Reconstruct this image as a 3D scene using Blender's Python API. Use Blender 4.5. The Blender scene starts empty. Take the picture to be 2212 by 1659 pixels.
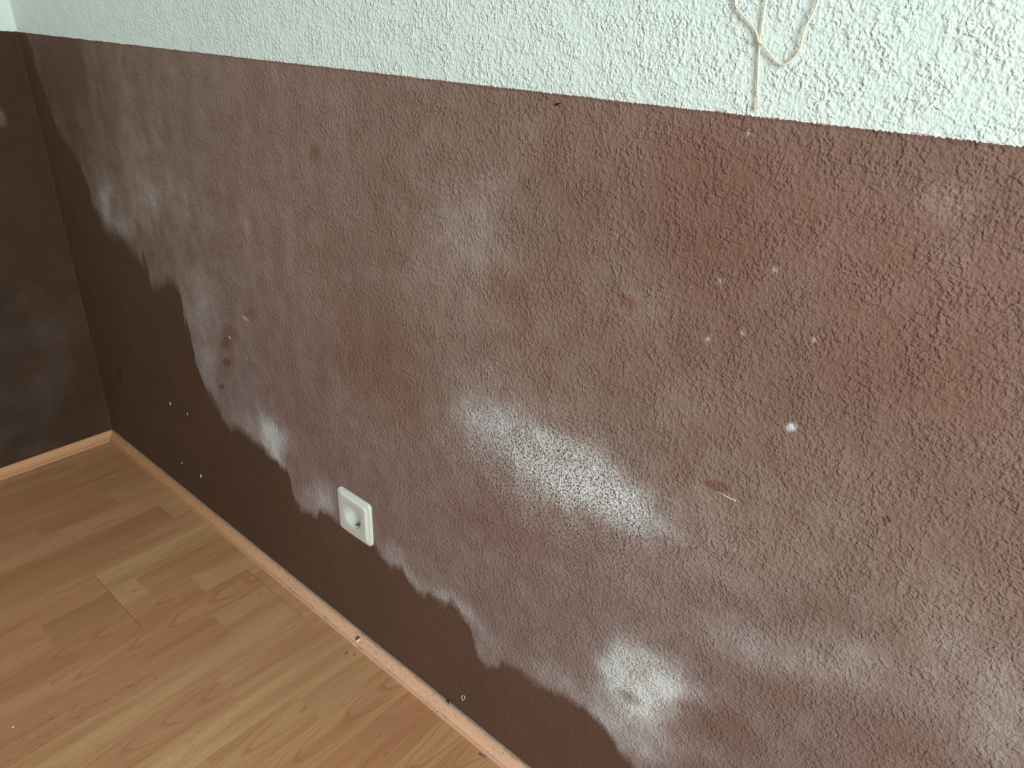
import bpy, bmesh, math, random
import numpy as np
from mathutils import Vector, Matrix

# ------------------------------------------------------------------ camera, world, light, exposure
scene = bpy.context.scene
COL = scene.collection
cam_data = bpy.data.cameras.new('camera')
cam = bpy.data.objects.new('camera', cam_data)
COL.objects.link(cam)
cam.location = (1.7772, -0.5641, 0.9874)
cam.rotation_euler = (1.10625, -0.04119, 0.71139)
cam_data.sensor_width = 36.0
cam_data.sensor_fit = 'HORIZONTAL'
cam_data.lens = 1557.27 / 2212.0 * 36.0
cam_data.clip_start = 0.02
scene.camera = cam

world = bpy.data.worlds.new('room_light')
scene.world = world
world.use_nodes = True
bg = world.node_tree.nodes['Background']
bg.inputs[0].default_value = (1.0, 0.985, 0.94, 1)
bg.inputs[1].default_value = 0.31

win_data = bpy.data.lights.new('window_daylight', 'AREA')
win_data.shape = 'RECTANGLE'
win_data.size = 1.1
win_data.size_y = 1.2
win_data.energy = 68
win_data.color = (0.87, 1.0, 0.99)
win = bpy.data.objects.new('window_daylight', win_data)
COL.objects.link(win)
win.location = (3.08, -1.25, 1.50)
win.rotation_euler = (math.radians(78), 0, math.radians(90))   # in the wall opposite wall_left, facing -x

scene.cycles.max_bounces = 4
scene.cycles.diffuse_bounces = 3
vs = scene.view_settings
vs.view_transform = 'Standard'
vs.look = 'None'
vs.exposure = 0.0
vs.gamma = 1.0
vs.use_curve_mapping = False

rng = np.random.default_rng(11)
random.seed(11)

# ------------------------------------------------------------------ helpers
def lin(r, g, b):
    f = lambda c: (c/255/12.92) if c/255 <= 0.04045 else ((c/255+0.055)/1.055)**2.4
    return (f(r), f(g), f(b), 1.0)

def tag(o, label=None, cat=None, group=None, kind=None):
    if label: o['label'] = label
    if cat: o['category'] = cat
    if group: o['group'] = group
    if kind: o['kind'] = kind
    return o

def link(name, me, mat=None, parent=None, smooth=False):
    o = bpy.data.objects.new(name, me)
    COL.objects.link(o)
    if mat is not None and len(me.materials) == 0: me.materials.append(mat)
    if parent is not None: o.parent = parent
    if smooth: me.polygons.foreach_set('use_smooth', [True]*len(me.polygons))
    return o

def empty(name, loc=(0, 0, 0)):
    o = bpy.data.objects.new(name, None)
    o.empty_display_size = 0.02
    o.location = loc
    COL.objects.link(o)
    return o

def pymesh(name, v, f):
    me = bpy.data.meshes.new(name)
    me.from_pydata([tuple(map(float, p)) for p in v], [], [tuple(map(int, p)) for p in f])
    me.update()
    return me

def from_bm(name, bm):
    bmesh.ops.recalc_face_normals(bm, faces=bm.faces)
    me = bpy.data.meshes.new(name)
    bm.to_mesh(me); bm.free()
    return me

class N:
    """small node builder"""
    def __init__(s, name, dim='3D'):
        s.dim = dim
        s.mat = bpy.data.materials.new(name); s.mat.use_nodes = True
        s.t = s.mat.node_tree; s.n = s.t.nodes; s.n.clear()
        s.out = s.n.new('ShaderNodeOutputMaterial')
        s.b = s.n.new('ShaderNodeBsdfPrincipled')
        s.t.links.new(s.b.outputs[0], s.out.inputs[0])
    def put(s, sock, v):
        if isinstance(v, bpy.types.NodeSocket): s.t.links.new(v, sock)
        elif v is not None: sock.default_value = v
    def math(s, op, a, b=None, c=None, clamp=False):
        n = s.n.new('ShaderNodeMath'); n.operation = op; n.use_clamp = clamp
        for i, v in enumerate((a, b, c)): s.put(n.inputs[i], v)
        return n.outputs[0]
    def mix(s, f, a, b, mode='MIX'):
        n = s.n.new('ShaderNodeMix'); n.data_type = 'RGBA'; n.blend_type = mode
        s.put(n.inputs[0], f); s.put(n.inputs[6], a); s.put(n.inputs[7], b)
        return n.outputs[2]
    def step(s, v, lo, hi, a=0.0, b=1.0):
        n = s.n.new('ShaderNodeMapRange'); n.interpolation_type = 'SMOOTHSTEP'
        s.put(n.inputs[0], v); s.put(n.inputs[1], lo); s.put(n.inputs[2], hi); s.put(n.inputs[3], a); s.put(n.inputs[4], b)
        return n.outputs[0]
    def noise(s, vec, scale, detail=2.0, rough=0.5, dist=0.0, col=False):
        n = s.n.new('ShaderNodeTexNoise'); n.noise_dimensions = s.dim
        s.put(n.inputs['Vector'], vec); n.inputs['Scale'].default_value = scale
        n.inputs['Detail'].default_value = detail; n.inputs['Roughness'].default_value = rough; n.inputs['Distortion'].default_value = dist
        return n.outputs[1 if col else 0]
    def voro(s, vec, scale, feature='F1', smooth=0.4, rand=1.0):
        n = s.n.new('ShaderNodeTexVoronoi'); n.feature = feature; n.voronoi_dimensions = s.dim
        s.put(n.inputs['Vector'], vec); n.inputs['Scale'].default_value = scale
        n.inputs['Randomness'].default_value = rand
        if feature == 'SMOOTH_F1': n.inputs['Smoothness'].default_value = smooth
        return n.outputs[0]
    def coord(s, which='Object'):
        return s.n.new('ShaderNodeTexCoord').outputs[which]
    def sep(s, v):
        n = s.n.new('ShaderNodeSeparateXYZ'); s.put(n.inputs[0], v); return n.outputs
    def comb(s, x, y, z):
        n = s.n.new('ShaderNodeCombineXYZ')
        for i, v in enumerate((x, y, z)): s.put(n.inputs[i], v)
        return n.outputs[0]
    def vmul(s, v, k):
        n = s.n.new('ShaderNodeVectorMath'); n.operation = 'MULTIPLY'; s.put(n.inputs[0], v); n.inputs[1].default_value = k
        return n.outputs[0]
    def vadd(s, a, b):
        n = s.n.new('ShaderNodeVectorMath'); n.operation = 'ADD'; s.put(n.inputs[0], a); s.put(n.inputs[1], b)
        return n.outputs[0]
    def attr(s, name):
        n = s.n.new('ShaderNodeAttribute'); n.attribute_name = name; return n.outputs['Fac']
    def bump(s, h, strength, dist):
        n = s.n.new('ShaderNodeBump'); n.inputs['Strength'].default_value = strength; n.inputs['Distance'].default_value = dist
        s.put(n.inputs['Height'], h); s.t.links.new(n.outputs[0], s.b.inputs['Normal'])
    def done(s, color, rough=0.6, spec=0.5):
        s.put(s.b.inputs['Base Color'], color); s.put(s.b.inputs['Roughness'], rough); s.put(s.b.inputs['Specular IOR Level'], spec)
        return s.mat

def plain(name, rgb, rough=0.6, spec=0.4, metal=0.0, var=0.12, scale=300):
    m = N(name)
    n = m.noise(m.coord(), scale, 3)
    c = lin(*rgb)
    d = tuple(x*(1-var) for x in c[:3]) + (1,)
    e = tuple(min(1, x*(1+var)) for x in c[:3]) + (1,)
    m.b.inputs['Metallic'].default_value = metal
    return m.done(m.mix(n, d, e), rough, spec)

# ------------------------------------------------------------------ stain layout, in metres on the wall (x from the corner, z from the floor)
FRONT = [
    (0,0.96), (0.045,0.94), (0.07,0.845), (0.1,0.753), (0.175,0.691), (0.193,0.628), (0.219,0.581), (0.317,0.572),
    (0.38,0.532), (0.395,0.569), (0.4,0.495), (0.472,0.53), (0.517,0.526), (0.519,0.426), (0.522,0.495), (0.535,0.388),
    (0.553,0.333), (0.589,0.311), (0.6,0.308), (0.622,0.276), (0.662,0.297), (0.712,0.29), (0.738,0.286), (0.767,0.277),
    (0.803,0.269), (0.814,0.253), (0.825,0.223), (0.842,0.199), (0.873,0.216), (0.887,0.212), (0.91,0.235), (0.933,0.236),
    (0.962,0.23), (0.998,0.226), (1.033,0.231), (1.048,0.241), (1.074,0.215), (1.113,0.232), (1.125,0.217), (1.157,0.205),
    (1.18,0.22), (1.196,0.213), (1.217,0.237), (1.235,0.221), (1.252,0.208), (1.271,0.163), (1.291,0.155), (1.305,0.169),
    (1.316,0.182), (1.348,0.187), (1.379,0.192), (1.426,0.208), (1.455,0.209), (1.483,0.198), (1.501,0.19), (1.532,0.169),
    (1.56,0.139), (1.62,0.08), (1.72,0.03), (3.5,0.03),
]
HAZE = [
    (1.39,0.547,0.0852,0.0371,177,0.6), (1.468,0.536,0.0523,0.0315,-176,0.3), (1.27,0.549,0.0483,0.0318,-170,0.26), (1.38,0.546,0.1501,0.0816,179,0.16),
    (1.351,0.474,0.1226,0.0457,177,0.1), (1.517,0.294,0.0567,0.0422,67,0.85), (1.491,0.306,0.0385,0.0215,-121,0.15), (1.541,0.289,0.0427,0.024,-114,0.5),
    (1.551,0.242,0.0366,0.0296,66,0.3), (1.516,0.276,0.016,0.009,-154,-0.75), (0.777,0.321,0.0417,0.0367,-109,0.6), (0.733,0.321,0.0854,0.0432,-160,0.2),
    (0.264,0.647,0.0349,0.0227,-150,0.4), (0.405,0.714,0.1428,0.0697,-164,0.16), (0.466,0.667,0.1182,0.0466,-163,0.2), (0.309,0.603,0.0745,0.0234,-169,0.2),
    (0.588,0.535,0.0578,0.0465,-141,0.2), (0.57,0.422,0.0664,0.0362,81,0.22), (1.245,0.798,0.0579,0.0474,-146,0.2), (1.202,0.72,0.0954,0.0484,-161,0.1),
    (1.279,0.597,0.049,0.0326,-142,0.1), (1.807,0.529,0.0456,0.0369,-155,0.2), (1.762,0.583,0.0503,0.0341,87,0.16), (1.641,0.449,0.0533,0.0233,-163,0.22),
    (1.73,0.48,0.0443,0.0263,-161,0.2), (1.841,0.493,0.042,0.0197,-130,0.15), (1.434,0.795,0.0412,0.0342,-154,0.06), (0.902,0.256,0.0678,0.026,-146,0.26),
    (0.92,0.264,0.0381,0.0174,71,0.18), (1.09,0.245,0.0369,0.0221,179,0.28), (1.147,0.223,0.041,0.0208,-177,0.28), (1.239,0.235,0.0369,0.0196,-179,0.3),
    (1.294,0.193,0.0352,0.0307,33,0.15), (1.392,0.227,0.0442,0.0186,-159,0.15), (1.459,0.223,0.0304,0.0182,-168,0.22), (1.511,0.198,0.032,0.0293,-172,0.25),
    (1.578,0.341,0.0344,0.014,-151,0.25), (1.601,0.27,0.0342,0.0171,-149,0.18), (1.682,0.89,0.0129,0.0117,150,0.13), (1.517,0.675,0.0317,0.0258,-126,0.12),
    (1.462,0.743,0.036,0.0265,-154,0.08), (1.638,0.59,0.0845,0.056,-151,0.08), (1.62,0.691,0.0042,0.0035,-124,0.9), (1.533,0.745,0.0028,0.0024,-130,0.5),
    (1.562,0.759,0.0022,0.002,-124,0.5), (1.535,0.799,0.0021,0.002,-142,0.5), (1.621,0.772,0.0019,0.0018,79,0.5), (1.536,0.918,0.0019,0.0017,168,0.5),
    (1.578,0.819,0.0019,0.0019,-128,0.5), (1.427,0.815,0.0026,0.0021,-158,0.2), (1.618,0.316,0.0392,0.0248,-139,-0.16), (1.583,0.27,0.0279,0.0174,-123,-0.14),
    (1.655,0.403,0.0367,0.0208,-155,-0.12), (1.309,0.424,0.0754,0.0318,-175,-0.12), (0.968,0.829,0.0117,0.0085,-151,-0.15), (0.652,0.428,0.0151,0.0065,-152,-0.3),
    (0.618,0.367,0.0121,0.0051,-150,-0.3), (0.671,0.485,0.027,0.0146,-143,-0.18), (0.754,0.55,0.019,0.0088,-155,-0.18), (0.655,0.463,0.0184,0.008,-153,-0.2),
    (1.447,0.758,0.0112,0.0039,165,-0.28), (1.567,0.605,0.0143,0.0051,-172,-0.3), (1.058,0.58,0.08,0.0483,24,-0.1), (1.122,0.532,0.0646,0.0408,-172,-0.08),
    (1.288,0.731,0.0279,0.0176,-157,-0.12), (0.2,0.836,0.1546,0.0777,-156,-0.08), (1.5,0.858,0.0931,0.0534,-178,-0.09), (1.675,0.755,0.0725,0.0519,-155,-0.07),
]
RED = [
    (1.058,0.58,0.091,0.0546,25,0.7), (1.122,0.532,0.0743,0.0478,-168,0.5), (1.288,0.731,0.0314,0.0201,-157,0.6), (1.33,0.689,0.0488,0.0317,83,0.5),
    (1.447,0.758,0.0122,0.0044,165,0.8), (1.352,0.641,0.0422,0.0303,-141,0.4), (1.499,0.862,0.1056,0.0608,-178,0.5), (1.426,0.897,0.1039,0.027,-178,0.4),
    (1.6,0.848,0.0871,0.0671,-169,0.45), (1.547,0.719,0.0708,0.0609,-124,0.35), (1.678,0.744,0.0733,0.056,-151,0.4), (1.743,0.787,0.0672,0.0323,106,0.45),
    (1.567,0.605,0.0152,0.0062,-171,1.0), (1.219,0.377,0.1164,0.0585,-140,0.3), (1.319,0.393,0.1041,0.0486,-172,0.3), (1.685,0.839,0.0581,0.0495,-170,0.4),
    (1.309,0.424,0.076,0.0356,-173,0.4),
]
SPECK = [
    (1.375,0.525,0.1528,0.0838,-180,1.0), (1.332,0.436,0.1235,0.0633,-176,0.8), (1.077,0.572,0.0973,0.061,-165,0.5), (1.518,0.293,0.062,0.0401,65,0.45),
    (1.238,0.282,0.123,0.059,-173,0.4), (0.742,0.494,0.0781,0.0452,-131,0.5),
]


def vnoise(x, z, cell, seed, sx=1.0, sz=1.0):
    """smooth value noise in 0..1"""
    r = np.random.default_rng(seed).random((256, 256))
    u, v = x*sx/cell, z*sz/cell
    i, j = np.floor(u).astype(int), np.floor(v).astype(int)
    a, b = u-i, v-j
    a, b = a*a*(3-2*a), b*b*(3-2*b)
    g = lambda p, q: r[p % 256, q % 256]
    return (g(i, j)*(1-a)+g(i+1, j)*a)*(1-b) + (g(i, j+1)*(1-a)+g(i+1, j+1)*a)*b

def fbm(x, z, cell, seed, octv=4, sx=1.0, sz=1.0):
    t, w, s = 0, 1.0, 0
    for k in range(octv):
        t = t + w*vnoise(x, z, cell/2**k, seed+k, sx, sz); s += w; w *= 0.55
    return t/s

def blobs(x, z, table, wob=None):
    t = np.zeros_like(x)
    for cx, cz, a, b, ang, amp in table:
        small = a < 0.016
        a = max(a, 0.0024); b = max(b, 0.0024)
        c, s = math.cos(math.radians(ang)), math.sin(math.radians(ang))
        u = ((x-cx)*c+(z-cz)*s)/a
        v = (-(x-cx)*s+(z-cz)*c)/b
        d = np.sqrt(u*u+v*v)
        if wob is not None and not small: d = d + wob
        k = 1/(1+np.exp(np.clip((d-1.0)*(6.0 if small else 3.6), -30, 30)))
        t += amp*k
    return t

def main_wall_fields(x, z):
    fx = np.array([p[0] for p in FRONT]); fz = np.array([p[1] for p in FRONT])
    warp = (fbm(x, z, 0.03, 5, 3, 2.0, 0.8)-0.5)*0.022
    s = z - np.interp(x+(fbm(x, z, 0.03, 25, 2)-0.5)*0.02, fx, fz) + warp
    wob = (fbm(x, z, 0.05, 40, 5)-0.5)*1.0
    streak = fbm(x, z, 0.05, 60, 4, 1.8, 0.5)-0.5
    broad = fbm(x, z, 0.22, 80, 4)-0.5
    sm = lambda v, lo, hi: np.clip((v-lo)/(hi-lo), 0, 1)
    far = sm(x, 1.2, 1.5)
    lvl = 0.26 - far*(0.01+0.12*sm(z, 0.50, 0.75)) - 0.12*sm(x, 0.75, 0.20)
    h = lvl + 0.22*streak*np.clip(1.5-x, 0.30, 1.1) + 0.20*broad
    h = h + 0.08*np.exp(-np.maximum(s, 0)/0.03)
    h = h + blobs(x, z, HAZE, wob)
    haze = np.clip(h, 0.04, 1.3)
    red = np.clip(0.75*blobs(x, z, RED, wob) + (fbm(x, z, 0.12, 140, 4)-0.5)*0.35 + 0.12 - np.clip((0.75-x)/0.6, 0, 0.5), 0, 1)
    speck = np.clip(blobs(x, z, SPECK, wob), 0, 1)
    return haze, red, np.clip(s, -0.2, 0.2), speck

def left_wall_fields(y, z):
    d = -y
    haze = np.clip(0.12*fbm(d, z, 0.08, 200, 4)-0.05, 0, 1)
    haze = haze + blobs(d, z, [(0.27, 0.20, 0.05, 0.12, 0, 0.12), (0.17, 0.16, 0.07, 0.05, 0, 0.04), (0.066, 0.775, 0.008, 0.016, 0, 0.2)], (fbm(d, z, 0.05, 230, 4)-0.5)*0.9)
    red = 0.10*fbm(d, z, 0.1, 250, 3)
    shade = blobs(d, z, [(0.20, 0.30, 0.06, 0.16, 5, 0.7), (0.215, 0.10, 0.10, 0.06, 0, 0.6), (0.13, 0.62, 0.03, 0.10, 0, 0.3), (0.36, 0.5, 0.10, 0.3, 0, 0.6)], (fbm(d, z, 0.07, 260, 4)-0.5)*1.2)  # shade on the end wall, put into its colour as soft dark blotches
    return haze, red, np.clip(shade, 0, 1)

# ------------------------------------------------------------------ wall paint material (brown dado, white above, woodchip relief)
def wall_material(name, line, shade):
    m = N(name, '2D')
    xyz = m.sep(m.coord())
    co = m.comb(xyz[1] if shade else xyz[0], xyz[2], 0.0)        # metres in the wall plane
    # woodchip paper: overlapping chips of two sizes under paint
    v1 = m.vadd(co, m.vmul(m.noise(co, 220, 0, col=True), (0.0016, 0.0016, 0.0)))
    h1 = m.noise(v1, 430, 1.0, 0.45)
    h2 = m.math('SUBTRACT', 1.0, m.voro(v1, 300, 'F1'))
    h3 = m.noise(v1, 190, 1.0, 0.5)
    chip = m.step(h3, 0.30, 0.80)
    hgt = m.math('ADD', m.math('MULTIPLY', h1, 0.80), m.math('MULTIPLY', h2, 0.10))
    hgt = m.math('ADD', hgt, m.math('MULTIPLY', chip, 0.60))
    hz, rd, dm = m.attr('haze'), m.attr('red'), m.attr('damp_or_shade')
    grain = m.math('SUBTRACT', m.math('ADD', m.math('MULTIPLY', h1, 0.9), m.math('MULTIPLY', h2, 0.25)), 0.60)
    if shade:
        on = 0.0
        smooth = 0.28
    else:
        rag = m.math('MULTIPLY', m.math('SUBTRACT', m.noise(m.vmul(co, (1.5, 0.7, 0)), 90, 3, 0.6), 0.5), 0.016)
        s2 = m.math('ADD', m.math('ADD', dm, rag), m.math('MULTIPLY', grain, 0.010))
        on = m.step(s2, m.step(xyz[0], 0.3, 0.9, -0.014, -0.008), m.step(xyz[0], 0.3, 0.9, 0.034, 0.015))
        smooth = m.math('MULTIPLY', m.step(dm, -0.02, 0.03, 0.42, 1.0), m.step(xyz[0], 0.2, 1.3, 0.62, 1.0))
        smooth = m.math('MAXIMUM', smooth, m.step(xyz[2], line-0.01, line, 0.0, m.step(xyz[0], 0.1, 1.0, 0.6, 1.0)))
    vary = m.step(m.noise(co, 38, 1), 0.30, 0.68, 0.65, 1.25)
    m.bump(m.math('MULTIPLY', m.math('MULTIPLY', hgt, vary), smooth), 1.0, WOODCHIP)
    # colours
    tone = m.noise(co, 9.0, 3, 0.6)
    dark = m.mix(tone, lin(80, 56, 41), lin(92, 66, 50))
    if shade: dark = m.mix(tone, lin(64, 45, 31), lin(74, 53, 38))
    if not shade: dark = m.mix(m.step(xyz[0], 0.5, 1.25), dark, m.mix(tone, lin(94, 68, 55), lin(106, 78, 64)))  # bare paint lightened towards the window side, light falloff put into the colour
    dry = m.mix(tone, lin(110, 80, 67), lin(120, 88, 74))
    redc = m.mix(tone, lin(121, 82, 69), lin(130, 91, 78))
    base = m.mix(on if shade else m.math('MULTIPLY', on, m.step(xyz[0], 0.15, 0.95, 0.15, 1.0)), dark, m.mix(rd, dry, redc))
    # haze collects on the raised chips and leaves the pits between them bare
    fine = m.math('SUBTRACT', m.noise(co, 24, 5, 0.68), 0.5)
    body = m.math('ADD', hz, m.math('MULTIPLY', m.math('MULTIPLY', fine, hz), 1.5))
    pit = m.step(grain, -0.13, -0.03, 0.22, 1.0)
    thick = m.math('MULTIPLY', m.step(hz, 0.12, 0.40), m.step(hz, 1.1, 1.5, 1.0, 0.7))
    thick = m.math('MULTIPLY', thick, m.attr('speck'))
    keep = m.math('ADD', m.math('SUBTRACT', 1.0, thick), m.math('MULTIPLY', thick, pit))
    fac = m.math('MULTIPLY', body, keep)
    fac = m.math('MULTIPLY_ADD', m.math('MULTIPLY', grain, hz), 0.55, fac)
    if not shade: fac = m.math('MULTIPLY', fac, on)
    fac = m.math('MULTIPLY', fac, 0.78, clamp=True)
    hazecol = m.mix(m.step(hz, 0.30, 0.80), m.mix(m.math('MULTIPLY', m.step(m.math('ADD', xyz[2], m.math('MULTIPLY', tone, 0.3)), 0.50, 0.80, 1.0, 0.0), 0.9), lin(198, 184, 176), lin(196, 188, 192)), m.mix(m.noise(co, 6.0, 2), lin(222, 223, 221), lin(214, 218, 225)))
    brown = m.mix(fac, base, hazecol)
    if shade:
        brown = m.mix(m.math('MULTIPLY', dm, 0.55), brown, lin(34, 31, 27))  # painted shade darkens the end wall's brown
    # little pale nicks in the bare paint
    nick = m.step(m.noise(co, 330, 0), 0.78, 0.82)
    brown = m.mix(m.math('MULTIPLY', nick, 0.0 if shade else 0.16), brown, lin(170, 140, 125))
    white = m.mix(m.noise(co, 7, 2), lin(218, 230, 225), lin(226, 236, 232))
    # paint line, ragged by the chips
    edge = m.math('MULTIPLY', m.math('SUBTRACT', m.noise(co, 420, 1), 0.5), 0.0024)
    edge = m.math('ADD', edge, m.math('MULTIPLY', m.math('SUBTRACT', m.noise(co, 25, 1), 0.5), 0.0012))
    zz = m.math('SUBTRACT', m.math('ADD', xyz[2], edge), line)
    up = m.step(zz, -0.0002, 0.0002)
    pinkline = m.math('MULTIPLY', m.step(zz, 0.0, 0.0003), m.step(zz, 0.0005, 0.0011, 1.0, 0.0))
    pink = m.math('MULTIPLY', pinkline, m.step(m.noise(m.vmul(co, (1, 0, 0.0)), 48, 1), 0.58, 0.64))
    rim = m.math('MULTIPLY', m.step(zz, -0.0035, -0.001), 0.30)
    brown = m.mix(rim, brown, lin(74, 56, 52))
    col = m.mix(up, brown, white)
    col = m.mix(m.math('MULTIPLY', pink, 0.8), col, lin(205, 110, 150))
    return m.done(col, 0.82, 0.25)

WOODCHIP = 0.0014
LINE_Z = 0.9312

def wall_mesh(name, A, Zs, to_xyz, back, fields, hole=None):
    nA, nZ = len(A), len(Zs)
    a, z = np.meshgrid(A, Zs, indexing='ij')
    P = to_xyz(a.ravel(), z.ravel())
    idx = np.arange(nA*nZ).reshape(nA, nZ)
    q = np.stack([idx[:-1, :-1], idx[1:, :-1], idx[1:, 1:], idx[:-1, 1:]], -1).reshape(-1, 4)
    if hole:
        c = (a.ravel()[q].mean(1)-hole[0])**2 + (z.ravel()[q].mean(1)-hole[1])**2
        q = q[c > hole[2]**2]
    # thickness: the four outer corners pushed back, closed behind
    cs = [idx[0, 0], idx[-1, 0], idx[-1, -1], idx[0, -1]]
    B = P[cs] + np.array(back)
    n0 = len(P)
    P = np.vstack([P, B])
    rims = [np.concatenate([idx[:, 0], [n0+1, n0]]), np.concatenate([idx[-1, :], [n0+2, n0+1]]),
            np.concatenate([idx[::-1, -1], [n0+3, n0+2]]), np.concatenate([idx[0, ::-1], [n0, n0+3]])]
    me = bpy.data.meshes.new(name)
    loops = np.concatenate([q.ravel()] + rims + [np.array([n0+3, n0+2, n0+1, n0])])
    sizes = np.concatenate([np.full(len(q), 4), [len(r) for r in rims], [4]])
    me.vertices.add(len(P)); me.vertices.foreach_set('co', P.astype(np.float32).ravel())
    me.loops.add(len(loops)); me.loops.foreach_set('vertex_index', loops.astype(np.int32))
    me.polygons.add(len(sizes)); me.polygons.foreach_set('loop_start', np.concatenate([[0], np.cumsum(sizes)[:-1]]).astype(np.int32))
    me.update(calc_edges=True); me.validate()
    f = fields(a.ravel(), z.ravel())
    for nm, val in zip(('haze', 'red', 'damp_or_shade', 'speck'), f):  # third field: distance from the damp front, painted shade on the end wall
        at = me.attributes.new(nm, 'FLOAT', 'POINT')
        at.data.foreach_set('value', np.concatenate([val, np.zeros(len(P)-len(val))]).astype(np.float32))
    return me

OUT_X, OUT_Z = 1.0024, 0.2759
xs = np.concatenate([np.arange(0, 1.2, 0.003), np.arange(1.2, 1.92, 0.002), np.linspace(1.92, 3.05, 80)])
zs = np.concatenate([np.arange(0, 0.94, 0.002), np.linspace(0.94, 2.5, 60)])
wall_right = link('wall_right', wall_mesh('wall_right', xs, zs, lambda a, z: np.stack([a, 0*a, z], 1), (0, 0.12, 0), main_wall_fields, (OUT_X, OUT_Z, 0.0245)), wall_material('woodchip_wall_right', LINE_Z, False))
tag(wall_right, 'woodchip wall painted brown below and white above, with pale salt stains', kind='structure')
ys = np.concatenate([-np.linspace(2.4, 0.6, 90)[:-1], -np.arange(0.6, -0.0001, -0.005)])
zs2 = np.concatenate([np.arange(0, 0.945, 0.005), np.linspace(0.945, 2.5, 60)])
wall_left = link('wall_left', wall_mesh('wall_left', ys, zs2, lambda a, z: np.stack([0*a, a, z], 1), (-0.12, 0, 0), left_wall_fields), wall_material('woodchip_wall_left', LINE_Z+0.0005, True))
tag(wall_left, 'dark brown end wall with white upper part at the room corner', kind='structure')

# ------------------------------------------------------------------ laminate floor: boards of three printed staves
def stave_material():
    m = N('beech_laminate')
    co = m.coord()
    oi = m.n.new('ShaderNodeObjectInfo')
    rgb = m.n.new('ShaderNodeSeparateColor'); m.t.links.new(oi.outputs['Color'], rgb.inputs[0])
    tone, redn, kind = rgb.outputs
    seed = m.math('MULTIPLY', oi.outputs['Random'], 37.0)
    x, y, z = m.sep(co)
    off = m.comb(seed, m.math('MULTIPLY', seed, 1.7), seed)
    p = m.vadd(co, off)
    light = m.mix(redn, lin(216, 174, 130), lin(216, 163, 124))
    darkc = m.mix(redn, lin(164, 115, 76), lin(168, 109, 75))
    base = m.mix(m.math('MULTIPLY_ADD', tone, 0.62, 0.18), darkc, light)
    # long soft streaks
    st = m.noise(m.vmul(p, (34, 3.0, 1)), 1.0, 4, 0.55)
    base = m.mix(m.math('MULTIPLY', m.step(st, 0.40, 0.68), 0.55), base, darkc)
    fine = m.noise(m.vmul(p, (420, 14, 1)), 1.0, 3, 0.6)
    base = m.mix(m.math('MULTIPLY', m.step(fine, 0.42, 0.75), 0.34), base, darkc)
    # cathedral figure: nested parabolas along the stave
    cx = m.math('SUBTRACT', m.math('MULTIPLY', x, 1.0), m.math('MULTIPLY', m.math('SUBTRACT', m.noise(m.comb(seed, 0.0, 0.0), 1.0), 0.5), 0.05))
    wob = m.math('MULTIPLY', m.math('SUBTRACT', m.noise(m.vmul(p, (22, 4, 1)), 1.0, 3), 0.5), 0.16)
    par = m.math('MULTIPLY', m.math('MULTIPLY', cx, cx), 190.0)
    s = m.math('ADD', m.math('SUBTRACT', m.math('ADD', y, wob), par), m.math('MULTIPLY', seed, 0.13))
    band = m.math('FRACT', m.math('MULTIPLY', s, 13.0))
    line = m.math('MULTIPLY', m.step(band, 0.70, 0.94), m.step(band, 0.95, 1.0, 1.0, 0.0))
    cath = m.math('MULTIPLY', line, m.step(kind, 0.35, 0.65))
    base = m.mix(m.math('MULTIPLY', cath, 0.60), base, darkc)
    # short dark pores
    po = m.noise(m.vmul(p, (520, 75, 1)), 1.0, 1)
    pw = m.step(m.noise(m.vmul(p, (14, 5, 1)), 1.0, 2), 0.52, 0.64)
    pore = m.math('MULTIPLY', m.step(po, 0.64, 0.72), pw)
    pk = m.math('MULTIPLY_ADD', m.step(kind, 0.02, 0.3, 1.0, 0.25), 0.6, 0.0)
    base = m.mix(m.math('MULTIPLY', pore, pk), base, lin(104, 70, 46))
    rare = m.step(m.noise(m.vmul(p, (160, 60, 1)), 1.0, 1), 0.80, 0.83)
    base = m.mix(m.math('MULTIPLY', rare, 0.7), base, lin(66, 44, 30))
    m.bump(m.math('MULTIPLY', pore, -1.0), 0.25, 0.0004)
    return m.done(base, 0.46, 0.28)

M_STAVE = stave_material()
M_CORE = plain('board_core', (96, 66, 44), 0.8)
M_SUB = plain('screed', (90, 86, 80), 0.9)

bm = bmesh.new()
bmesh.ops.create_cube(bm, size=1.0, matrix=Matrix.Translation((1.525, -1.2, -0.034)) @ Matrix.Diagonal((3.05, 2.4, 0.05, 1)))
floor = link('floor', from_bm('floor', bm), M_SUB)
tag(floor, 'beech laminate floor of three-strip boards', kind='structure')

def boxmesh(name, x0, x1, y0, y1, z0, z1, bev=0.0):
    bm = bmesh.new()
    bmesh.ops.create_cube(bm, size=1.0, matrix=Matrix.Translation(((x0+x1)/2, (y0+y1)/2, (z0+z1)/2)) @ Matrix.Diagonal((x1-x0, y1-y0, z1-z0, 1)))
    if bev:
        bmesh.ops.bevel(bm, geom=[e for e in bm.edges if all(v.co.z > z1-1e-6 for v in e.verts)], offset=bev, segments=1, affect='EDGES')
    return from_bm(name, bm)

ROW_W, STV = 0.1935, 0.0645
X0 = 0.298 - 2*ROW_W                    # seams at 0.298, 0.4915, 0.685, 0.8785, ...
YF, YN = -0.004, -2.38
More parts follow.
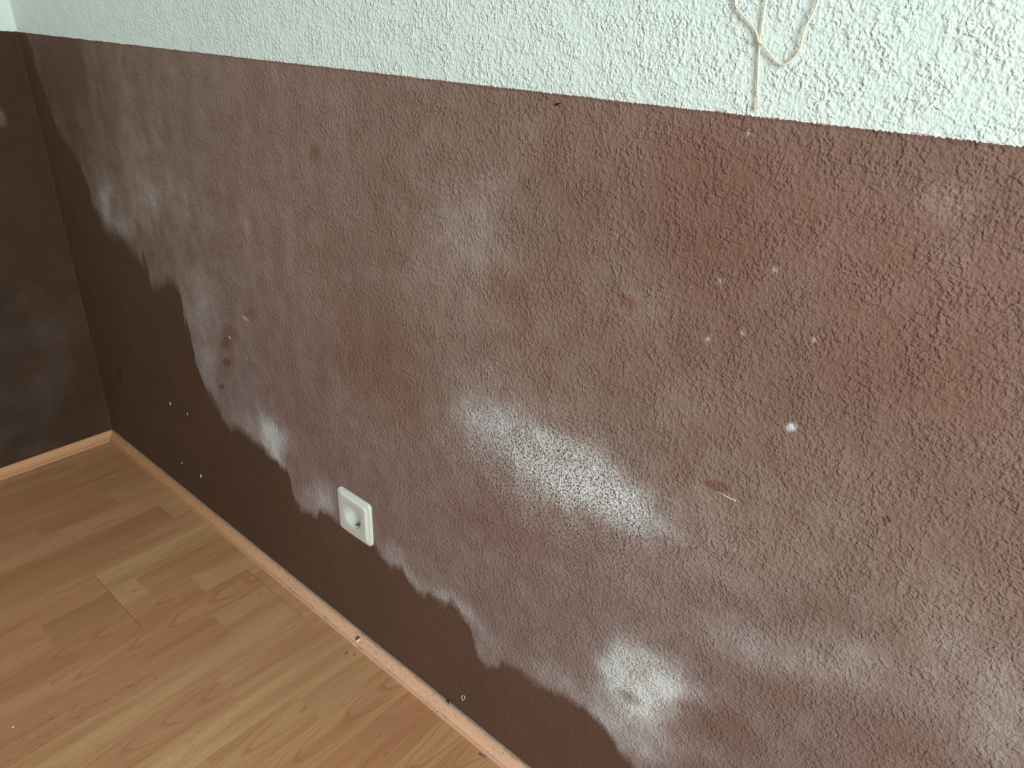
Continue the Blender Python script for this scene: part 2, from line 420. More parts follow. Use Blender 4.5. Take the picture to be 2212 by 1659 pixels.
# stave column index -> [(far end y, near end y, tone, redness, figure)] nearest the wall first; figure 0 pores, 0.5+ cathedral
KNOWN = {
    3: [(-0.31, .22, .5, .2)], 4: [(-0.16, .25, .4, .2), (-0.60, .32, .6, .1)], 5: [(-0.115, .45, .3, .9), (-0.27, .18, .6, .1), (-0.5, .3, .4, .1)],
    6: [(-0.55, .62, .55, .1)], 7: [(-0.058, .72, .1, .1), (-0.47, .10, .4, .3)], 8: [(-0.42, .50, .5, .1), (-0.70, .42, .6, .1)],
    9: [(-0.247, .78, .0, .1), (-0.52, .45, .75, .1)], 10: [(-0.198, .38, .55, .3), (-0.247, .72, .1, .0), (-0.364, .14, .35, .2), (-0.66, .48, .85, .0)], 11: [(-0.125, .68, .3, .1), (-0.247, .46, .7, .9), (-0.55, .40, .7, .7)],
    12: [(-0.0395, .60, .4, .1), (-0.40, .52, .65, .8), (-0.75, .62, .7, .1)], 13: [(-0.0395, .66, .3, .1), (-0.147, .64, .35, .0), (-0.55, .34, .6, .0)], 14: [(-0.0395, .62, .4, .1), (-0.60, .74, .25, .2)],
    15: [(-0.216, .62, .35, .2), (-0.62, .50, .65, .9)], 16: [(-0.45, .98, .1, .1), (-0.8, .6, .4, .1)], 17: [(-0.147, .76, .1, .4), (-0.30, .66, .3, .8), (-0.7, .5, .4, .2)],
    18: [(-0.40, .68, .35, .95), (-0.8, .5, .4, .1)], 19: [(-0.36, .50, .75, .15), (-0.7, .6, .4, .1)], 20: [(-0.34, .72, .4, .95), (-0.7, .5, .4, .1)], 21: [(-0.4, .70, .4, .9)],
}
JOINTS = {3: -0.247, 4: -0.0395}          # board end joints by row
n_rows = 17
for r in range(n_rows):
    xa, xb = max(X0+r*ROW_W, 0.004), min(X0+(r+1)*ROW_W, 3.045)
    if xb - xa < 0.01: continue
    first = JOINTS.get(r, -random.uniform(0.75, 1.25))
    ends = [YF, first]
    while ends[-1] > YN: ends.append(max(ends[-1]-1.28, YN-0.001))
    # staves of the row, cut at the board ends
    cols = []
    for c in range(3):
        k = r*3+c
        sa, sb = max(X0+k*STV, 0.004), min(X0+(k+1)*STV, 3.045)
        lst = [t for t in KNOWN.get(k, [])]
        last = lst[-1][0] if lst else YF - random.uniform(0.05, 0.3)
        if not lst: lst = [(last, random.uniform(.3, .8), random.uniform(.2, .8), random.choice((.1, .1, .9)))]
        while last > YN:
            last -= random.uniform(0.25, 0.48)
            lst.append((last, random.uniform(.3, .8), random.uniform(.2, .8), random.choice((.1, .1, .9))))
        cols.append((sa, sb, lst))
    for b0, b1 in zip(ends[:-1], ends[1:]):
        if b0-b1 < 0.01: continue
        g = 0.00022
        plank = link('plank', boxmesh('plank', xa+g, xb-g, b1+g, b0-g, -0.0085, -0.0010, 0.0), M_CORE, floor)
        for sa, sb, lst in cols:
            if sb-sa < 0.004: continue
            top = YF
            for (e, tone, rd, kd) in lst:
                y0, y1 = max(e, b1), min(top, b0)
                top = e
                if y1-y0 < 0.004: continue
                ga = g if abs(sa-xa) < 1e-6 else 0
                gb = g if abs(sb-xb) < 1e-6 else 0
                gc = g*1.6 if abs(y0-b1) < 1e-6 else 0
                gd = g*1.6 if abs(y1-b0) < 1e-6 else 0
                cx, cy = (sa+sb)/2, (y0+y1)/2
                o = link('stave', boxmesh('stave', sa+ga-cx, sb-gb-cx, y0+gc-cy, y1-gd-cy, -0.0010, 0.0), M_STAVE, plank)
                o.location = (cx, cy, 0)
                o.color = (tone, rd, kd, 1)

# ------------------------------------------------------------------ skirting boards: small cove mouldings
def skirting_material(name, a, b, mossy):
    m = N(name)
    co = m.coord()
    ax = m.n.new('ShaderNodeAttribute'); ax.attribute_name = 'along'
    pr = m.attr('profile')
    u = ax.outputs['Fac']
    st = m.noise(m.comb(m.math('MULTIPLY', u, 9.0), m.math('MULTIPLY', pr, 14.0), 0.0), 1.0, 4, 0.6)
    base = m.mix(m.step(u, 0.25, 1.1), a, b)
    base = m.mix(m.math('MULTIPLY', m.step(st, 0.4, 0.75), 0.35), base, lin(196, 146, 106))
    # grey dust lying on the top edge, patchy on the face
    d1 = m.noise(co, 60, 4, 0.65)
    top = m.step(m.math('MULTIPLY_ADD', m.math('SUBTRACT', d1, 0.5), 0.40, pr), 0.10, 0.24, 1.0, 0.0)
    base = m.mix(m.math('MULTIPLY', top, 0.25+0.47*mossy), base, m.mix(m.noise(co, 900, 2), lin(120, 112, 104), lin(176, 164, 144)))
    patch = m.math('MULTIPLY', m.step(m.noise(co, 14, 3), 0.48, 0.62), m.step(d1, 0.42, 0.62))
    base = m.mix(m.math('MULTIPLY', patch, 0.30*mossy), base, lin(186, 170, 146))
    # mouldy specks
    sp = m.step(m.noise(co, 300, 2, 0.6), 0.62, 0.67)
    where = m.step(m.noise(co, 26, 2), 0.47, 0.60)
    base = m.mix(m.math('MULTIPLY', m.math('MULTIPLY', sp, where), 0.85*mossy), base, lin(98, 74, 56))
    return m.done(base, 0.5, 0.35)

# profile: (distance from wall, height); top land, cove, lip, front
PROFILE = [(0.0, 0.0222), (0.0030, 0.0224), (0.0036, 0.0216)]
for k in range(1, 9):
    t = k/8
    PROFILE.append((0.0036+0.0114*(1-math.cos(t*math.pi/2))*0.6+0.0114*t*0.4, 0.0216-0.0150*math.sin(t*math.pi/2)*0.6-0.0150*t*0.4))
PROFILE += [(0.0153, 0.0054), (0.0160, 0.0060), (0.0183, 0.0062), (0.0190, 0.0055), (0.0190, 0.0010), (0.0, 0.0010)]

def skirting(name, length, place, mat, uneven, chips, s0=0.0):
    seg = 420
    V, F, al, prf = [], [], [], []
    cum = [0]
    for p, q in zip(PROFILE[:-1], PROFILE[1:]): cum.append(cum[-1]+math.hypot(p[0]-q[0], p[1]-q[1]))
    usable = cum[-2]
    n = len(PROFILE)
    for i in range(seg+1):
        s = s0 + (length-s0)*i/seg
        w = uneven(s)
        for j, (d, z) in enumerate(PROFILE):
            dd, z2 = d, z
            for (cs, cw, depth) in chips:
                if abs(s-cs) < cw and j >= 11 and j <= 14:
                    dd -= depth*(1-abs(s-cs)/cw); 
            mit = d                                # mitre at the corner
            ss = max(s, mit) if i == 0 else s
            V.append(place(max(ss, mit), dd + w*(0.3 if 0 < j < n-2 else 0), z2 + w*0.5 if j < n-2 else z2)); al.append(s); prf.append(min(cum[j]/usable, 1.2))
    for i in range(seg):
        for j in range(n-1):
            a = i*n+j
            F.append((a, a+1, a+n+1, a+n))
        F.append((i*n+n-1, i*n, i*n+n, i*n+n+n-1))
    F.append(tuple(range(n))); F.append(tuple(seg*n+j for j in reversed(range(n))))
    me = pymesh(name, V, F)
    for nm, val in (('along', al), ('profile', prf)):
        at = me.attributes.new(nm, 'FLOAT', 'POINT'); at.data.foreach_set('value', np.array(val, np.float32))
    bm = bmesh.new(); bm.from_mesh(me); bmesh.ops.recalc_face_normals(bm, faces=bm.faces); bm.to_mesh(me); bm.free()
    return link(name, me, mat)

def bow(s): return 0.0009*math.sin(s*5.1+0.6) + 0.0004*math.sin(s*23.0)
sk_r = skirting('baseboard_right', 3.04, lambda s, d, z: (s, -d, z), skirting_material('beech_moulding_right', lin(196, 142, 96), lin(232, 183, 152), 1.0), bow,
                [(0.998, 0.005, 0.002), (1.045, 0.005, 0.0018), (1.213, 0.008, 0.0014), (0.782, 0.005, 0.0014), (0.600, 0.006, 0.001)])
tag(sk_r, 'dusty beech cove skirting below the stained wall', kind='structure')
sk_l = skirting('baseboard_left', 2.38, lambda s, d, z: (d, -s, z), skirting_material('beech_moulding_left', lin(204, 152, 112), lin(206, 156, 122), 0.0), lambda s: 0.0002*math.sin(s*9), [])
tag(sk_l, 'clean beech cove skirting along the dark end wall', kind='structure')

# ------------------------------------------------------------------ power socket
M_PLASTIC = plain('white_plastic', (226, 230, 224), 0.32, 0.5, var=0.015, scale=60)
M_PLASTIC2 = plain('cover_plastic', (206, 209, 201), 0.42, 0.45, var=0.015, scale=60)
M_METAL = plain('contact_metal', (176, 172, 160), 0.3, 0.5, metal=1.0, var=0.05)
M_DARK = plain('socket_hole', (16, 14, 13), 0.8, 0.2)

def rsq(half, rad, n=8):
    """rounded square outline, counter-clockwise"""
    pts = []
    for (sx, sy, a0) in ((1, 1, 0), (-1, 1, 90), (-1, -1, 180), (1, -1, 270)):
        for k in range(n+1):
            a = math.radians(a0+90*k/n)
            pts.append((sx*(half-rad)+rad*math.cos(a), sy*(half-rad)+rad*math.sin(a)))
    return pts

def circ(r, n=36, phase=45):
    # n points starting so that they pair with rsq points (n = 4*(8+1))
    return [(r*math.cos(math.radians(360*k/n)), r*math.sin(math.radians(360*k/n))) for k in range(n)]

def loft(rings, cap=False):
    """rings: list of (outline, depth out of wall); local x right, y up mapped to wall x,z"""
    V, F = [], []
    n = len(rings[0][0])
    for pts, d in rings:
        for (a, b) in pts: V.append((a, -d, b))
    for i in range(len(rings)-1):
        for k in range(n):
            F.append((i*n+k, i*n+(k+1) % n, (i+1)*n+(k+1) % n, (i+1)*n+k))
    if cap: F.append(tuple((len(rings)-1)*n+k for k in range(n)))
    return V, F

socket = empty('power_socket', (OUT_X, 0, OUT_Z))
tag(socket, 'white square wall socket with round recess set low in the brown wall', 'socket')
rings = [(rsq(0.0400, 0.0075), -0.0004), (rsq(0.0400, 0.0075), 0.0040), (rsq(0.0397, 0.0074), 0.0047), (rsq(0.0390, 0.0072), 0.0051)]
for k in range(1, 8):
    t = k/7
    rings.append((rsq(0.0390-0.0066*t, 0.0072-0.0012*t), 0.0051+0.0024*(t**2.2)))
rings += [(rsq(0.0322, 0.0058), 0.0078), (rsq(0.0318, 0.0058), 0.0077), (rsq(0.0317, 0.0058), 0.0040)]
fr = link('frame', pymesh('frame', *loft(rings)), M_PLASTIC, socket, True)
fr['label'] = 'glossy white square frame with coved edge'
# cover with the recess
sq = lambda h: rsq(h, 0.0055)
C = lambda r: circ(r)
rings = [(sq(0.0314), 0.0042), (sq(0.0314), 0.0076), (sq(0.0311), 0.0081), (sq(0.0306), 0.0082),
         (C(0.0206), 0.0082), (C(0.0200), 0.0080), (C(0.0197), 0.0074), (C(0.0192), -0.0090), (C(0.0186), -0.0094)]
V, F = loft(rings, cap=True)
# rsq starts at angle 0 side, circle likewise: rotate circle rings so spokes stay straight
cover = link('cover', pymesh('cover', V, F), M_PLASTIC2, socket)
cover['label'] = 'matt white socket cover with round recess'
cover.data.polygons.foreach_set('use_smooth', [True]*len(cover.data.polygons))
for o in (fr, cover):
    md = o.modifiers.new('edge', 'EDGE_SPLIT'); md.split_angle = math.radians(38)

def cyl(name, r, d0, d1, cx, cz, mat, parent, n=20):
    V, F = loft([([(cx+a, cz+b) for a, b in circ(r, n)], d0), ([(cx+a, cz+b) for a, b in circ(r*0.96, n)], d1)], cap=True)
    return link(name, pymesh(name, V, F), mat, parent, False)

for sx in (-1, 1):
    cyl('pin_hole', 0.0027, -0.0096, -0.0091, 0.0095*sx, 0, M_DARK, cover)
sc = cyl('screw', 0.0032, -0.0094, -0.0082, 0, 0, M_METAL, cover)
link('screw_slot', boxmesh('screw_slot', -0.0028, 0.0028, 0.0080, 0.0083, -0.0004, 0.0004), M_DARK, cover)
for sz in (-1, 1):
    # earth contact: pocket ring, dark opening and springy metal tongue at top and bottom of the recess
    rr = []
    for k in range(24):
        a = math.radians(15*k)
        rr.append((0.0046*math.cos(a), 0.0040*math.sin(a)))
    V, F = [], []
    for s, dz in ((1.0, 0.0003), (1.0, 0.0011), (0.80, 0.0011), (0.76, 0.0003)):
        for (a, b) in rr: V.append((a*s, 0.0005+b*s, sz*(-dz)))
    for i in range(3):
        for k in range(24): F.append((i*24+k, i*24+(k+1) % 24, (i+1)*24+(k+1) % 24, (i+1)*24+k))
    o = link('contact_pocket', pymesh('contact_pocket', V, F), M_PLASTIC2, cover, True); o.location = (0, 0, sz*0.0190)
    V = [(a*0.78, 0.0005+b*0.78, 0) for a, b in rr]
    o = link('contact_opening', pymesh('contact_opening', V, [tuple(range(24))]), M_DARK, cover); o.location = (0, 0, sz*0.01855)
    o = link('earth_contact', boxmesh('earth_contact', -0.0016, 0.0016, -0.0035, 0.0040, -0.0005, 0.0005, 0.0002), M_METAL, cover)
    o.location = (0, 0.0002, sz*0.0176); o.rotation_euler = (math.radians(-14*sz), 0, 0)
for sx in (-1, 1):
    o = link('guide_rib', boxmesh('guide_rib', -0.0006, 0.0006, -0.0060, 0.0085, -0.0028, 0.0028, 0.0), M_PLASTIC2, cover)
    o.location = (sx*0.0189, 0, 0)

# ------------------------------------------------------------------ cord hanging on the white wall
def smooth_path(P, n):
    P = np.array(P, float)
    Q = np.vstack([2*P[0]-P[1], P, 2*P[-1]-P[-2]])
    out = []
    m = len(P)-1
    for i in range(m):
        p0, p1, p2, p3 = Q[i], Q[i+1], Q[i+2], Q[i+3]
        k = max(3, int(n*np.linalg.norm(p2-p1)))
        for t in np.linspace(0, 1, k, endpoint=False):
            out.append(0.5*((2*p1)+(-p0+p2)*t+(2*p0-5*p1+4*p2-p3)*t*t+(-p0+3*p1-3*p2+p3)*t**3))
    out.append(P[-1])
    return np.array(out)

def tube(path, rad, sides=6, taper=None):
    path = np.array(path); n = len(path)
    T = np.gradient(path, axis=0); T /= np.linalg.norm(T, axis=1)[:, None]+1e-12
    up = np.array([0.0, 1.0, 0.05]); V, F = [], []
    for i in range(n):
        a = np.cross(T[i], up); a /= np.linalg.norm(a)+1e-12
        b = np.cross(T[i], a)
        r = rad if taper is None else rad*taper[i]
        for k in range(sides):
            th = 2*math.pi*k/sides
            V.append(path[i]+r*(math.cos(th)*a+math.sin(th)*b))
    for i in range(n-1):
        for k in range(sides):
            F.append((i*sides+k, i*sides+(k+1) % sides, (i+1)*sides+(k+1) % sides, (i+1)*sides+k))
    F.append(tuple(reversed(range(sides)))); F.append(tuple((n-1)*sides+k for k in range(sides)))
    return V, F

def twine(path, r_ply, off, pitch, plies=3):
    path = np.array(path)
    T = np.gradient(path, axis=0); T /= np.linalg.norm(T, axis=1)[:, None]
    s = np.concatenate([[0], np.cumsum(np.linalg.norm(np.diff(path, axis=0), axis=1))])
    V, F = [], []
    up = np.array([0.0, 1.0, 0.05])
    for k in range(plies):
        pts = []
        for i in range(len(path)):
            a = np.cross(T[i], up); a /= np.linalg.norm(a); b = np.cross(T[i], a)
            th = 2*math.pi*(s[i]/pitch+k/plies)
            pts.append(path[i]+off*(math.cos(th)*a+math.sin(th)*b))
        v, f = tube(pts, r_ply, 5)
        n0 = len(V); V += v; F += [tuple(j+n0 for j in q) for q in f]
    return V, F

mt = N('cotton_twine')
M_TWINE = mt.done(mt.mix(mt.noise(mt.coord(), 1500, 3), lin(214, 200, 178), lin(244, 236, 220)), 0.9, 0.1)
cord = empty('knotted_cord', (1.534, 0, 0.9825))
tag(cord, 'cream twisted cotton cord knotted with a loop, hanging on the white wall', 'cord')
base = np.array([1.534, 0, 0.9825])
VERT = [(1.5312, -0.004, 1.200), (1.5316, -0.0038, 1.10), (1.5325, -0.003, 1.0095), (1.5329, -0.003, 1.0006), (1.5333, -0.003, 0.9901), (1.5338, -0.0032, 0.9825), (1.5343, -0.003, 0.9764), (1.5355, -0.0028, 0.9671), (1.5374, -0.0028, 0.9546), (1.5386, -0.0027, 0.9457)]
LOOP = [(1.520, -0.004, 1.19), (1.500, -0.004, 1.08), (1.505, -0.0035, 1.03), (1.5091, -0.003, 1.0091), (1.511, -0.003, 1.0046), (1.5151, -0.003, 1.0008), (1.5215, -0.003, 0.9958), (1.527, -0.003, 0.9914), (1.5308, -0.0034, 0.987), (1.5334, -0.0045, 0.9825), (1.5362, -0.0042, 0.9811), (1.5415, -0.0035, 0.9762), (1.5467, -0.003, 0.9715), (1.5515, -0.0032, 0.9687), (1.5543, -0.0034, 0.9683), (1.5577, -0.0036, 0.9703), (1.5619, -0.0038, 0.9742), (1.5642, -0.004, 0.9789), (1.5649, -0.0042, 0.9845), (1.5648, -0.0042, 0.9898), (1.5662, -0.0044, 0.9951), (1.5688, -0.0046, 1.0021), (1.5705, -0.0046, 1.01), (1.572, -0.0046, 1.03), (1.560, -0.004, 1.12), (1.536, -0.004, 1.19)]
pv = smooth_path(np.array(VERT)-base, 2600)
pl = smooth_path(np.array(LOOP)-base, 2600)
link('hanging_strand', pymesh('hanging_strand', *twine(pv, 0.00042, 0.00042, 0.0034)), M_TWINE, cord, True)
link('loop_strand', pymesh('loop_strand', *twine(pl, 0.00046, 0.00046, 0.0040)), M_TWINE, cord, True)
kn = []
for k in range(40):
    th = 2*math.pi*k/16
    kn.append((0.0011*math.cos(th), -0.0036+0.0012*math.sin(th), 0.0011-0.0022*k/39+0.0003*math.sin(th*2)))
link('knot', pymesh('knot', *tube(kn, 0.00055, 6)), M_TWINE, cord, True)
V, F = [], []
for k in range(11):
    t = k/10
    end = np.array([1.5379+0.0036*t+random.uniform(-2e-4, 2e-4), -0.0024-0.0008*random.random(), 0.9362+random.uniform(-4e-4, 1.0e-3)])
    mid = np.array([1.5383+0.0026*t, -0.0028, 0.9408])
    v, f = tube(smooth_path([np.array([1.5386, -0.0027, 0.9462])-base, mid-base, end-base], 900), 0.00024, 4)
    n0 = len(V); V += v; F += [tuple(j+n0 for j in q) for q in f]
o = link('frayed_end', pymesh('frayed_end', V, F), M_TWINE, cord, True)
nail = empty('wall_nail', (1.5315, 0, 1.200))
tag(nail, 'small steel nail in the white wall holding the cord', 'nail')
link('shank', pymesh('shank', *tube([(0, 0.004, 0), (0, -0.010, 0.001)], 0.0011, 10)), M_METAL, nail, True)
link('head', pymesh('head', *tube([(0, -0.0100, 0.001), (0, -0.0112, 0.0011)], 0.0026, 14)), M_METAL, nail)

# ------------------------------------------------------------------ small things on wall, skirting and floor
def flake(rx, rz, thick, n=9, curl=0.0, seed=0):
    """thin irregular chip lying in the wall plane (local x,z), with thickness along y"""
    r = random.Random(seed)
    out = []
    for k in range(n):
        a = 2*math.pi*k/n
        q = r.uniform(0.72, 1.12)
        out.append((rx*q*math.cos(a), rz*q*math.sin(a)))
    V, F = [], []
    for d in (0.0, -thick):
        for (a, b) in out: V.append((a*(1 if d == 0 else 0.86), d-curl*(a/rx)**2*1.0, b*(1 if d == 0 else 0.86)))
    V.append((0, -thick*1.15, 0))
    for k in range(n):
        k2 = (k+1) % n
        F.append((k, k2, n+k2, n+k)); F.append((n+k, n+k2, 2*n))
    F.append(tuple(reversed(range(n))))
    return V, F

M_FLECK = plain('bare_plaster', (222, 224, 214), 0.9, 0.1)
for i, (x, z, a, b, lab) in enumerate((
        (0.3806, 0.2410, 0.0028, 0.0045, 'tiny white plaster nick in the dark paint, upper one nearest the corner'),
        (0.4542, 0.2454, 0.0019, 0.0033, 'tiny white plaster nick, upper one farther from the corner'),
        (0.3810, 0.0933, 0.0018, 0.0030, 'smallest white plaster nick, low above the skirting near the corner'),
        (0.4642, 0.0983, 0.0034, 0.0050, 'largest white plaster nick, low above the skirting'))):
    o = link('paint_nick', pymesh('paint_nick', *flake(a, b, 0.0007, seed=i)), M_FLECK)
    o.location = (x, 0.0001, z); tag(o, lab, 'nick', 'white nicks in the dark paint')

M_PINK = plain('torn_paper', (196, 158, 156), 0.9, 0.1)
for i, (x, z, a, b, rot, lab) in enumerate((
        (0.7358, 0.5361, 0.0115, 0.0016, -14, 'long pale pink scrape across the stained wall'),
        (0.6754, 0.4829, 0.0060, 0.0019, -24, 'short bright pink scrape left of the dark mouldy spots'),
        (0.7225, 0.4589, 0.0050, 0.0009, -30, 'faint smallest pink scrape on the stained wall'))):
    o = link('scrape', pymesh('scrape', *flake(a, b, 0.0006, seed=20+i)), M_PINK)
    o.location = (x, 0.0001, z); o.rotation_euler = (0, math.radians(-rot), 0); tag(o, lab, 'scrape', 'pink scrapes in the wallpaper')

# curled sliver standing off the wall near the skirting
M_SLIVER = plain('white_paper', (205, 208, 206), 0.8, 0.2)
curl = empty('curled_paper_shred', (1.2437, 0, 0.0590))
tag(curl, 'small curled white paper shred stuck low on the brown wall', 'shred')
pts = [(0.0036*math.cos(t)*0.55, -0.0012-0.0012*math.sin(t*0.5), 0.0058*math.sin(t)) for t in np.linspace(2.0, 5.2, 14)]
link('shred', pymesh('shred', *tube(pts, 0.0008, 5, taper=[0.5]+[1]*12+[0.5])), M_SLIVER, curl, True)
pts = [(0.0036*math.cos(t)*0.5+0.0012, -0.0009, 0.0040*math.sin(t)) for t in np.linspace(-1.4, 1.9, 12)]
link('shred', pymesh('shred', *tube(pts, 0.0006, 5)), M_SLIVER, curl, True)
pts = [(-0.002, -0.0008, -0.003), (-0.006, -0.0007, -0.006), (-0.011, -0.0006, -0.011)]
link('thread', pymesh('thread', *tube(pts, 0.00022, 4)), M_SLIVER, curl, True)

# splinter in the red scratch
sp = link('wood_splinter', pymesh('wood_splinter', *tube([(-0.0105, -0.0006, 0.0003), (-0.004, -0.0010, 0.0001), (0.003, -0.0013, -0.0002), (0.0092, -0.0016, 0.0)], 0.00062, 5, taper=[0.4, 0.8, 1.0, 1.25])), plain('pale_wood', (226, 206, 192), 0.7))
sp.location = (1.5787, 0, 0.5997); tag(sp, 'thin pale wood splinter lying in the dark red scratch', 'splinter')

hair = link('hair', pymesh('hair', *tube(smooth_path([(1.611, -0.0012, 0.820), (1.6179, -0.0020, 0.8254), (1.6287, -0.0026, 0.8309), (1.6373, -0.0022, 0.8308), (1.6427, -0.0012, 0.8264)], 900), 0.00009, 4)), plain('pale_hair', (190, 170, 150), 0.5))
tag(hair, 'fine pale hair arched on the reddish upper wall', 'hair')

M_BLACK = plain('dark_fibre', (38, 27, 20), 0.8, 0.1)
for i, (P, lab) in enumerate((([(1.7064, 0.6430), (1.7087, 0.6403), (1.7099, 0.6380), (1.7106, 0.6362)], 'left of two short dark curved fibres on the wall at right'),
                              ([(1.7092, 0.6452), (1.7111, 0.6434), (1.7119, 0.6418), (1.7122, 0.6405)], 'right, thicker of two short dark curved fibres on the wall at right'))):
    o = link('fibre', pymesh('fibre', *tube(smooth_path([(a, -0.0008, b) for a, b in P], 2500), 0.00022+0.00008*i, 5)), M_BLACK)
    tag(o, lab, 'fibre', 'dark curved fibres')

bug = empty('dead_gnat', (1.3500, 0, 0.9225))
tag(bug, 'dead dark gnat stuck just under the white paint line', 'insect')
bm = bmesh.new(); bmesh.ops.create_icosphere(bm, subdivisions=2, radius=1.0, matrix=Matrix.Translation((-0.0006, -0.0010, -0.0002)) @ Matrix.Rotation(math.radians(-15), 4, 'Y') @ Matrix.Diagonal((0.0019, 0.0009, 0.0010, 1)))
link('body', from_bm('body', bm), M_BLACK, bug, True)
link('abdomen', pymesh('abdomen', *tube([(0.0006, -0.0010, 0.0002), (0.0022, -0.0011, 0.0007), (0.0040, -0.0010, 0.0012)], 0.00038, 6, taper=[1, .8, .5])), M_BLACK, bug, True)
link('leg', pymesh('leg', *tube([(0.0040, -0.0008, 0.0012), (0.0042, -0.0006, 0.0019)], 0.0002, 4)), M_BLACK, bug)
link('leg', pymesh('leg', *tube([(-0.0042, -0.0006, 0.0002), (-0.0040, -0.0005, -0.0012), (-0.0037, -0.0004, -0.0022)], 0.0002, 4)), M_BLACK, bug)
link('leg', pymesh('leg', *tube([(0.0002, -0.0007, -0.0006), (-0.0002, -0.0004, -0.0014)], 0.00018, 4)), M_BLACK, bug)

M_PLUG = plain('brown_overpaint', (72, 53, 40), 0.7, 0.3)
plug = empty('painted_over_plug', (0.1335, 0, 0.2340))
tag(plug, 'painted-over brown wall plug with torn rim near the corner', 'wall plug')
pts = [(-0.004, -0.0008, 0.045), (0.004, -0.0012, 0.032), (0.009, -0.0016, 0.018), (0.008, -0.0020, 0.006), (0.007, -0.0022, -0.010), (0.006, -0.0018, -0.022)]
link('rim', pymesh('rim', *tube(smooth_path(pts, 300), 0.0013, 6, taper=None)), M_PLUG, plug, True)
link('flap', pymesh('flap', *flake(0.0065, 0.0022, 0.0020, seed=51)), M_PLUG, plug).location = (-0.004, 0, 0.018)
link('hole', pymesh('hole', *flake(0.0050, 0.0100, 0.0005, n=12, seed=52)), M_DARK, plug).location = (-0.002, 0, -0.006)
link('foot', pymesh('foot', *flake(0.0075, 0.0035, 0.0020, seed=53)), M_PLUG, plug).location = (0.003, 0, -0.026)

tear = link('wallpaper_tear', pymesh('wallpaper_tear', *flake(0.0040, 0.0120, 0.0018, seed=60)), plain('torn_grey_paper', (104, 86, 72), 0.9))
tear.location = (0.0001, -0.0640, 0.7780); tear.rotation_euler = (0, 0, math.radians(90)); tag(tear, 'grey torn wallpaper flap on the dark end wall', 'tear')

# knocked-out notch in the skirting with crumbs of brown filler and white plaster
chip = empty('plaster_crumb', (0.9990, -0.0115, 0.0125))
tag(chip, 'white plaster crumb with brown back stuck on the skirting', 'crumb')
def rock(rx, ry, rz, seed, sub=2):
    bm = bmesh.new(); bmesh.ops.create_icosphere(bm, subdivisions=sub, radius=1.0)
    r = random.Random(seed)
    for v in bm.verts: v.co = Vector((v.co.x*rx, v.co.y*ry, v.co.z*rz))*r.uniform(0.72, 1.15)
    return from_bm('crumb', bm)
link('brown_side', rock(0.0030, 0.0052, 0.0026, 1), plain('brown_filler', (112, 76, 50), 0.9), chip).location = (-0.0030, 0.0012, 0.0006)
link('white_side', rock(0.0017, 0.0058, 0.0022, 2), M_FLECK, chip).location = (0.0012, -0.0006, 0.0004)

M_DUST = plain('grey_dust', (128, 122, 116), 1.0, 0.0, var=0.3, scale=900)
clump = empty('dust_clump', (1.2170, -0.0030, 0.0230))
tag(clump, 'grey dust and paint flake clump on top of the skirting below the curled shred', 'dust clump')
o = link('flake', pymesh('flake', *flake(0.0042, 0.0052, 0.0006, n=5, seed=71)), M_SLIVER, clump); o.location = (0.002, -0.003, 0.0006); o.rotation_euler = (math.radians(60), 0.3, 0)
o = link('fluff', rock(0.0018, 0.0014, 0.0038, 73), M_DUST, clump); o.location = (-0.0005, 0.0006, 0.003)
o = link('fluff', rock(0.0034, 0.0014, 0.0016, 74), plain('dark_dust', (70, 62, 58), 1.0, 0), clump); o.location = (-0.006, 0.0002, 0.0004)

for i, (x, y, a, lab) in enumerate(((1.3010, -0.0225, 0.0030, 'dark grey dust tuft on the floor against the skirting'),
                                    (1.3090, -0.0218, 0.0040, 'larger pale grey dust tuft on the floor against the skirting'))):
    o = link('dust_tuft', rock(a, a*0.5, a*0.3, 80+i), M_DUST if i else plain('dark_tuft', (84, 76, 72), 1.0, 0))
    o.location = (x, y, a*0.26); tag(o, lab, 'dust', 'dust tufts on the floor')
o = link('plaster_grain', rock(0.0016, 0.0022, 0.0009, 90), M_FLECK); o.location = (0.7469, -0.4678, 0.0008)
tag(o, 'tiny white plaster grain on the floorboards far from the wall', 'crumb')
M_BR = plain('rust_stain_crumb', (140, 104, 58), 0.9)
for i, (x, y, a, b, lab) in enumerate(((0.9978, -0.0377, 0.0024, 0.0040, 'longer brown crumb on the pale strip by the skirting'), (1.0110, -0.0311, 0.0022, 0.0022, 'smaller brown crumb on the pale strip by the skirting'))):
    o = link('brown_crumb', rock(a, b, 0.0006, 95+i), M_BR); o.location = (x, y, 0.0005); tag(o, lab, 'crumb', 'brown crumbs on the floor')

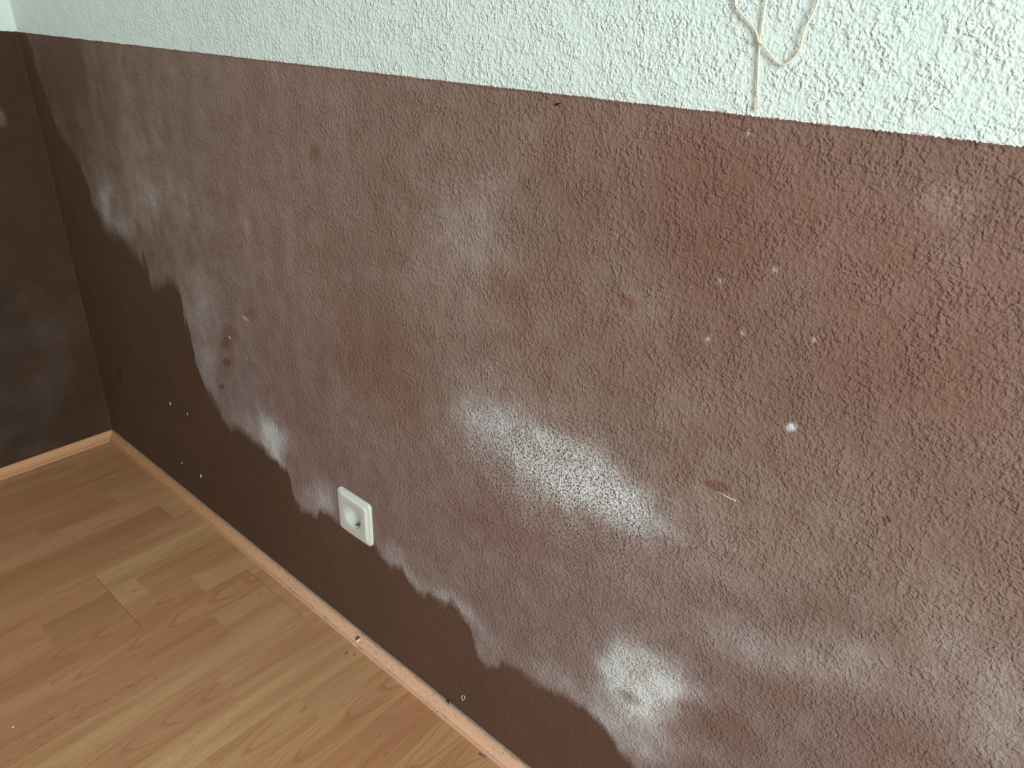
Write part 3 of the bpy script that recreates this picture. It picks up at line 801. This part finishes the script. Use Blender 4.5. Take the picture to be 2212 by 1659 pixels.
# loose specks on the skirting face, and fluff along its top edge: nobody could count them
def on_profile(t):
    j = 2 + t*9; k = min(int(j), 10); f = j-k
    p, q = PROFILE[k], PROFILE[k+1]
    return p[0]+(q[0]-p[0])*f, p[1]+(q[1]-p[1])*f
def specks(n, span, dens, size, zfun):
    V, F = [], []
    while n > 0:
        s = random.uniform(*span)
        if random.random() > dens(s): continue
        n -= 1
        d, z = zfun(); a = random.uniform(*size); el = random.uniform(1, 2.4); th = random.uniform(0, math.pi)
        c, sn = math.cos(th)*a*el, math.sin(th)*a*el
        n0 = len(V)
        x, y, zz = s, -d, z+bow(s)*0.5
        V += [(x-c, y-sn*0.6, zz+sn*0.5), (x+sn*0.4/el, y-a*0.4, zz+a*0.4), (x+c, y+sn*0.6, zz-sn*0.5), (x-sn*0.4/el, y+a*0.4, zz+a*0.3), (x, y-a*0.5, zz+a*0.7)]
        for f in ((0, 1, 4), (1, 2, 4), (2, 3, 4), (3, 0, 4), (3, 2, 1, 0)): F.append(tuple(n0+i for i in f))
    return V, F
den = lambda s: 0.15+0.85*math.exp(-((s-1.07)/0.10)**2)+0.9*math.exp(-((s-0.80)/0.07)**2)+0.4*math.exp(-((s-1.2)/0.08)**2)
o = link('mould_specks', pymesh('mould_specks', *specks(420, (0.3, 1.45), den, (0.0004, 0.0013), lambda: on_profile(random.uniform(0.08, 0.98)))), plain('speck_brown', (146, 108, 82), 1.0, 0.0))
tag(o, 'scatter of dark crumbs and mouldy specks on the skirting face', 'specks', kind='stuff')
o = link('skirting_dust', pymesh('skirting_dust', *specks(2600, (0.05, 1.6), lambda s: 0.4+0.6*abs(math.sin(s*17)), (0.0003, 0.0008), lambda: (abs(random.gauss(0, 0.0016)), 0.0224+abs(random.gauss(0, 0.0004))))), M_DUST)
tag(o, 'grey fluff of dust along the top edge of the skirting', 'dust', kind='stuff')
V, F = [], []
for k in range(520):
    s = random.uniform(0.15, 1.5)
    if random.random() > 0.35+0.65*abs(math.sin(s*13)): continue
    p0 = np.array([s, -random.uniform(0.0002, 0.002), 0.0226+bow(s)*0.5])
    p1 = p0+np.array([random.uniform(-0.003, 0.003), random.uniform(-0.001, 0.0002), random.uniform(0.0005, 0.0028)])
    v, f = tube(np.array([p0, (p0+p1)/2+np.array([random.uniform(-.001, .001), 0, 0.0006]), p1]), 0.00010, 3)
    n0 = len(V); V += v; F += [tuple(j+n0 for j in q) for q in f]
o = link('dust_fibres', pymesh('dust_fibres', V, F), plain('fibre_grey', (140, 134, 128), 1.0, 0))
tag(o, 'thin grey dust fibres sticking up between skirting and wall', 'dust', kind='stuff')
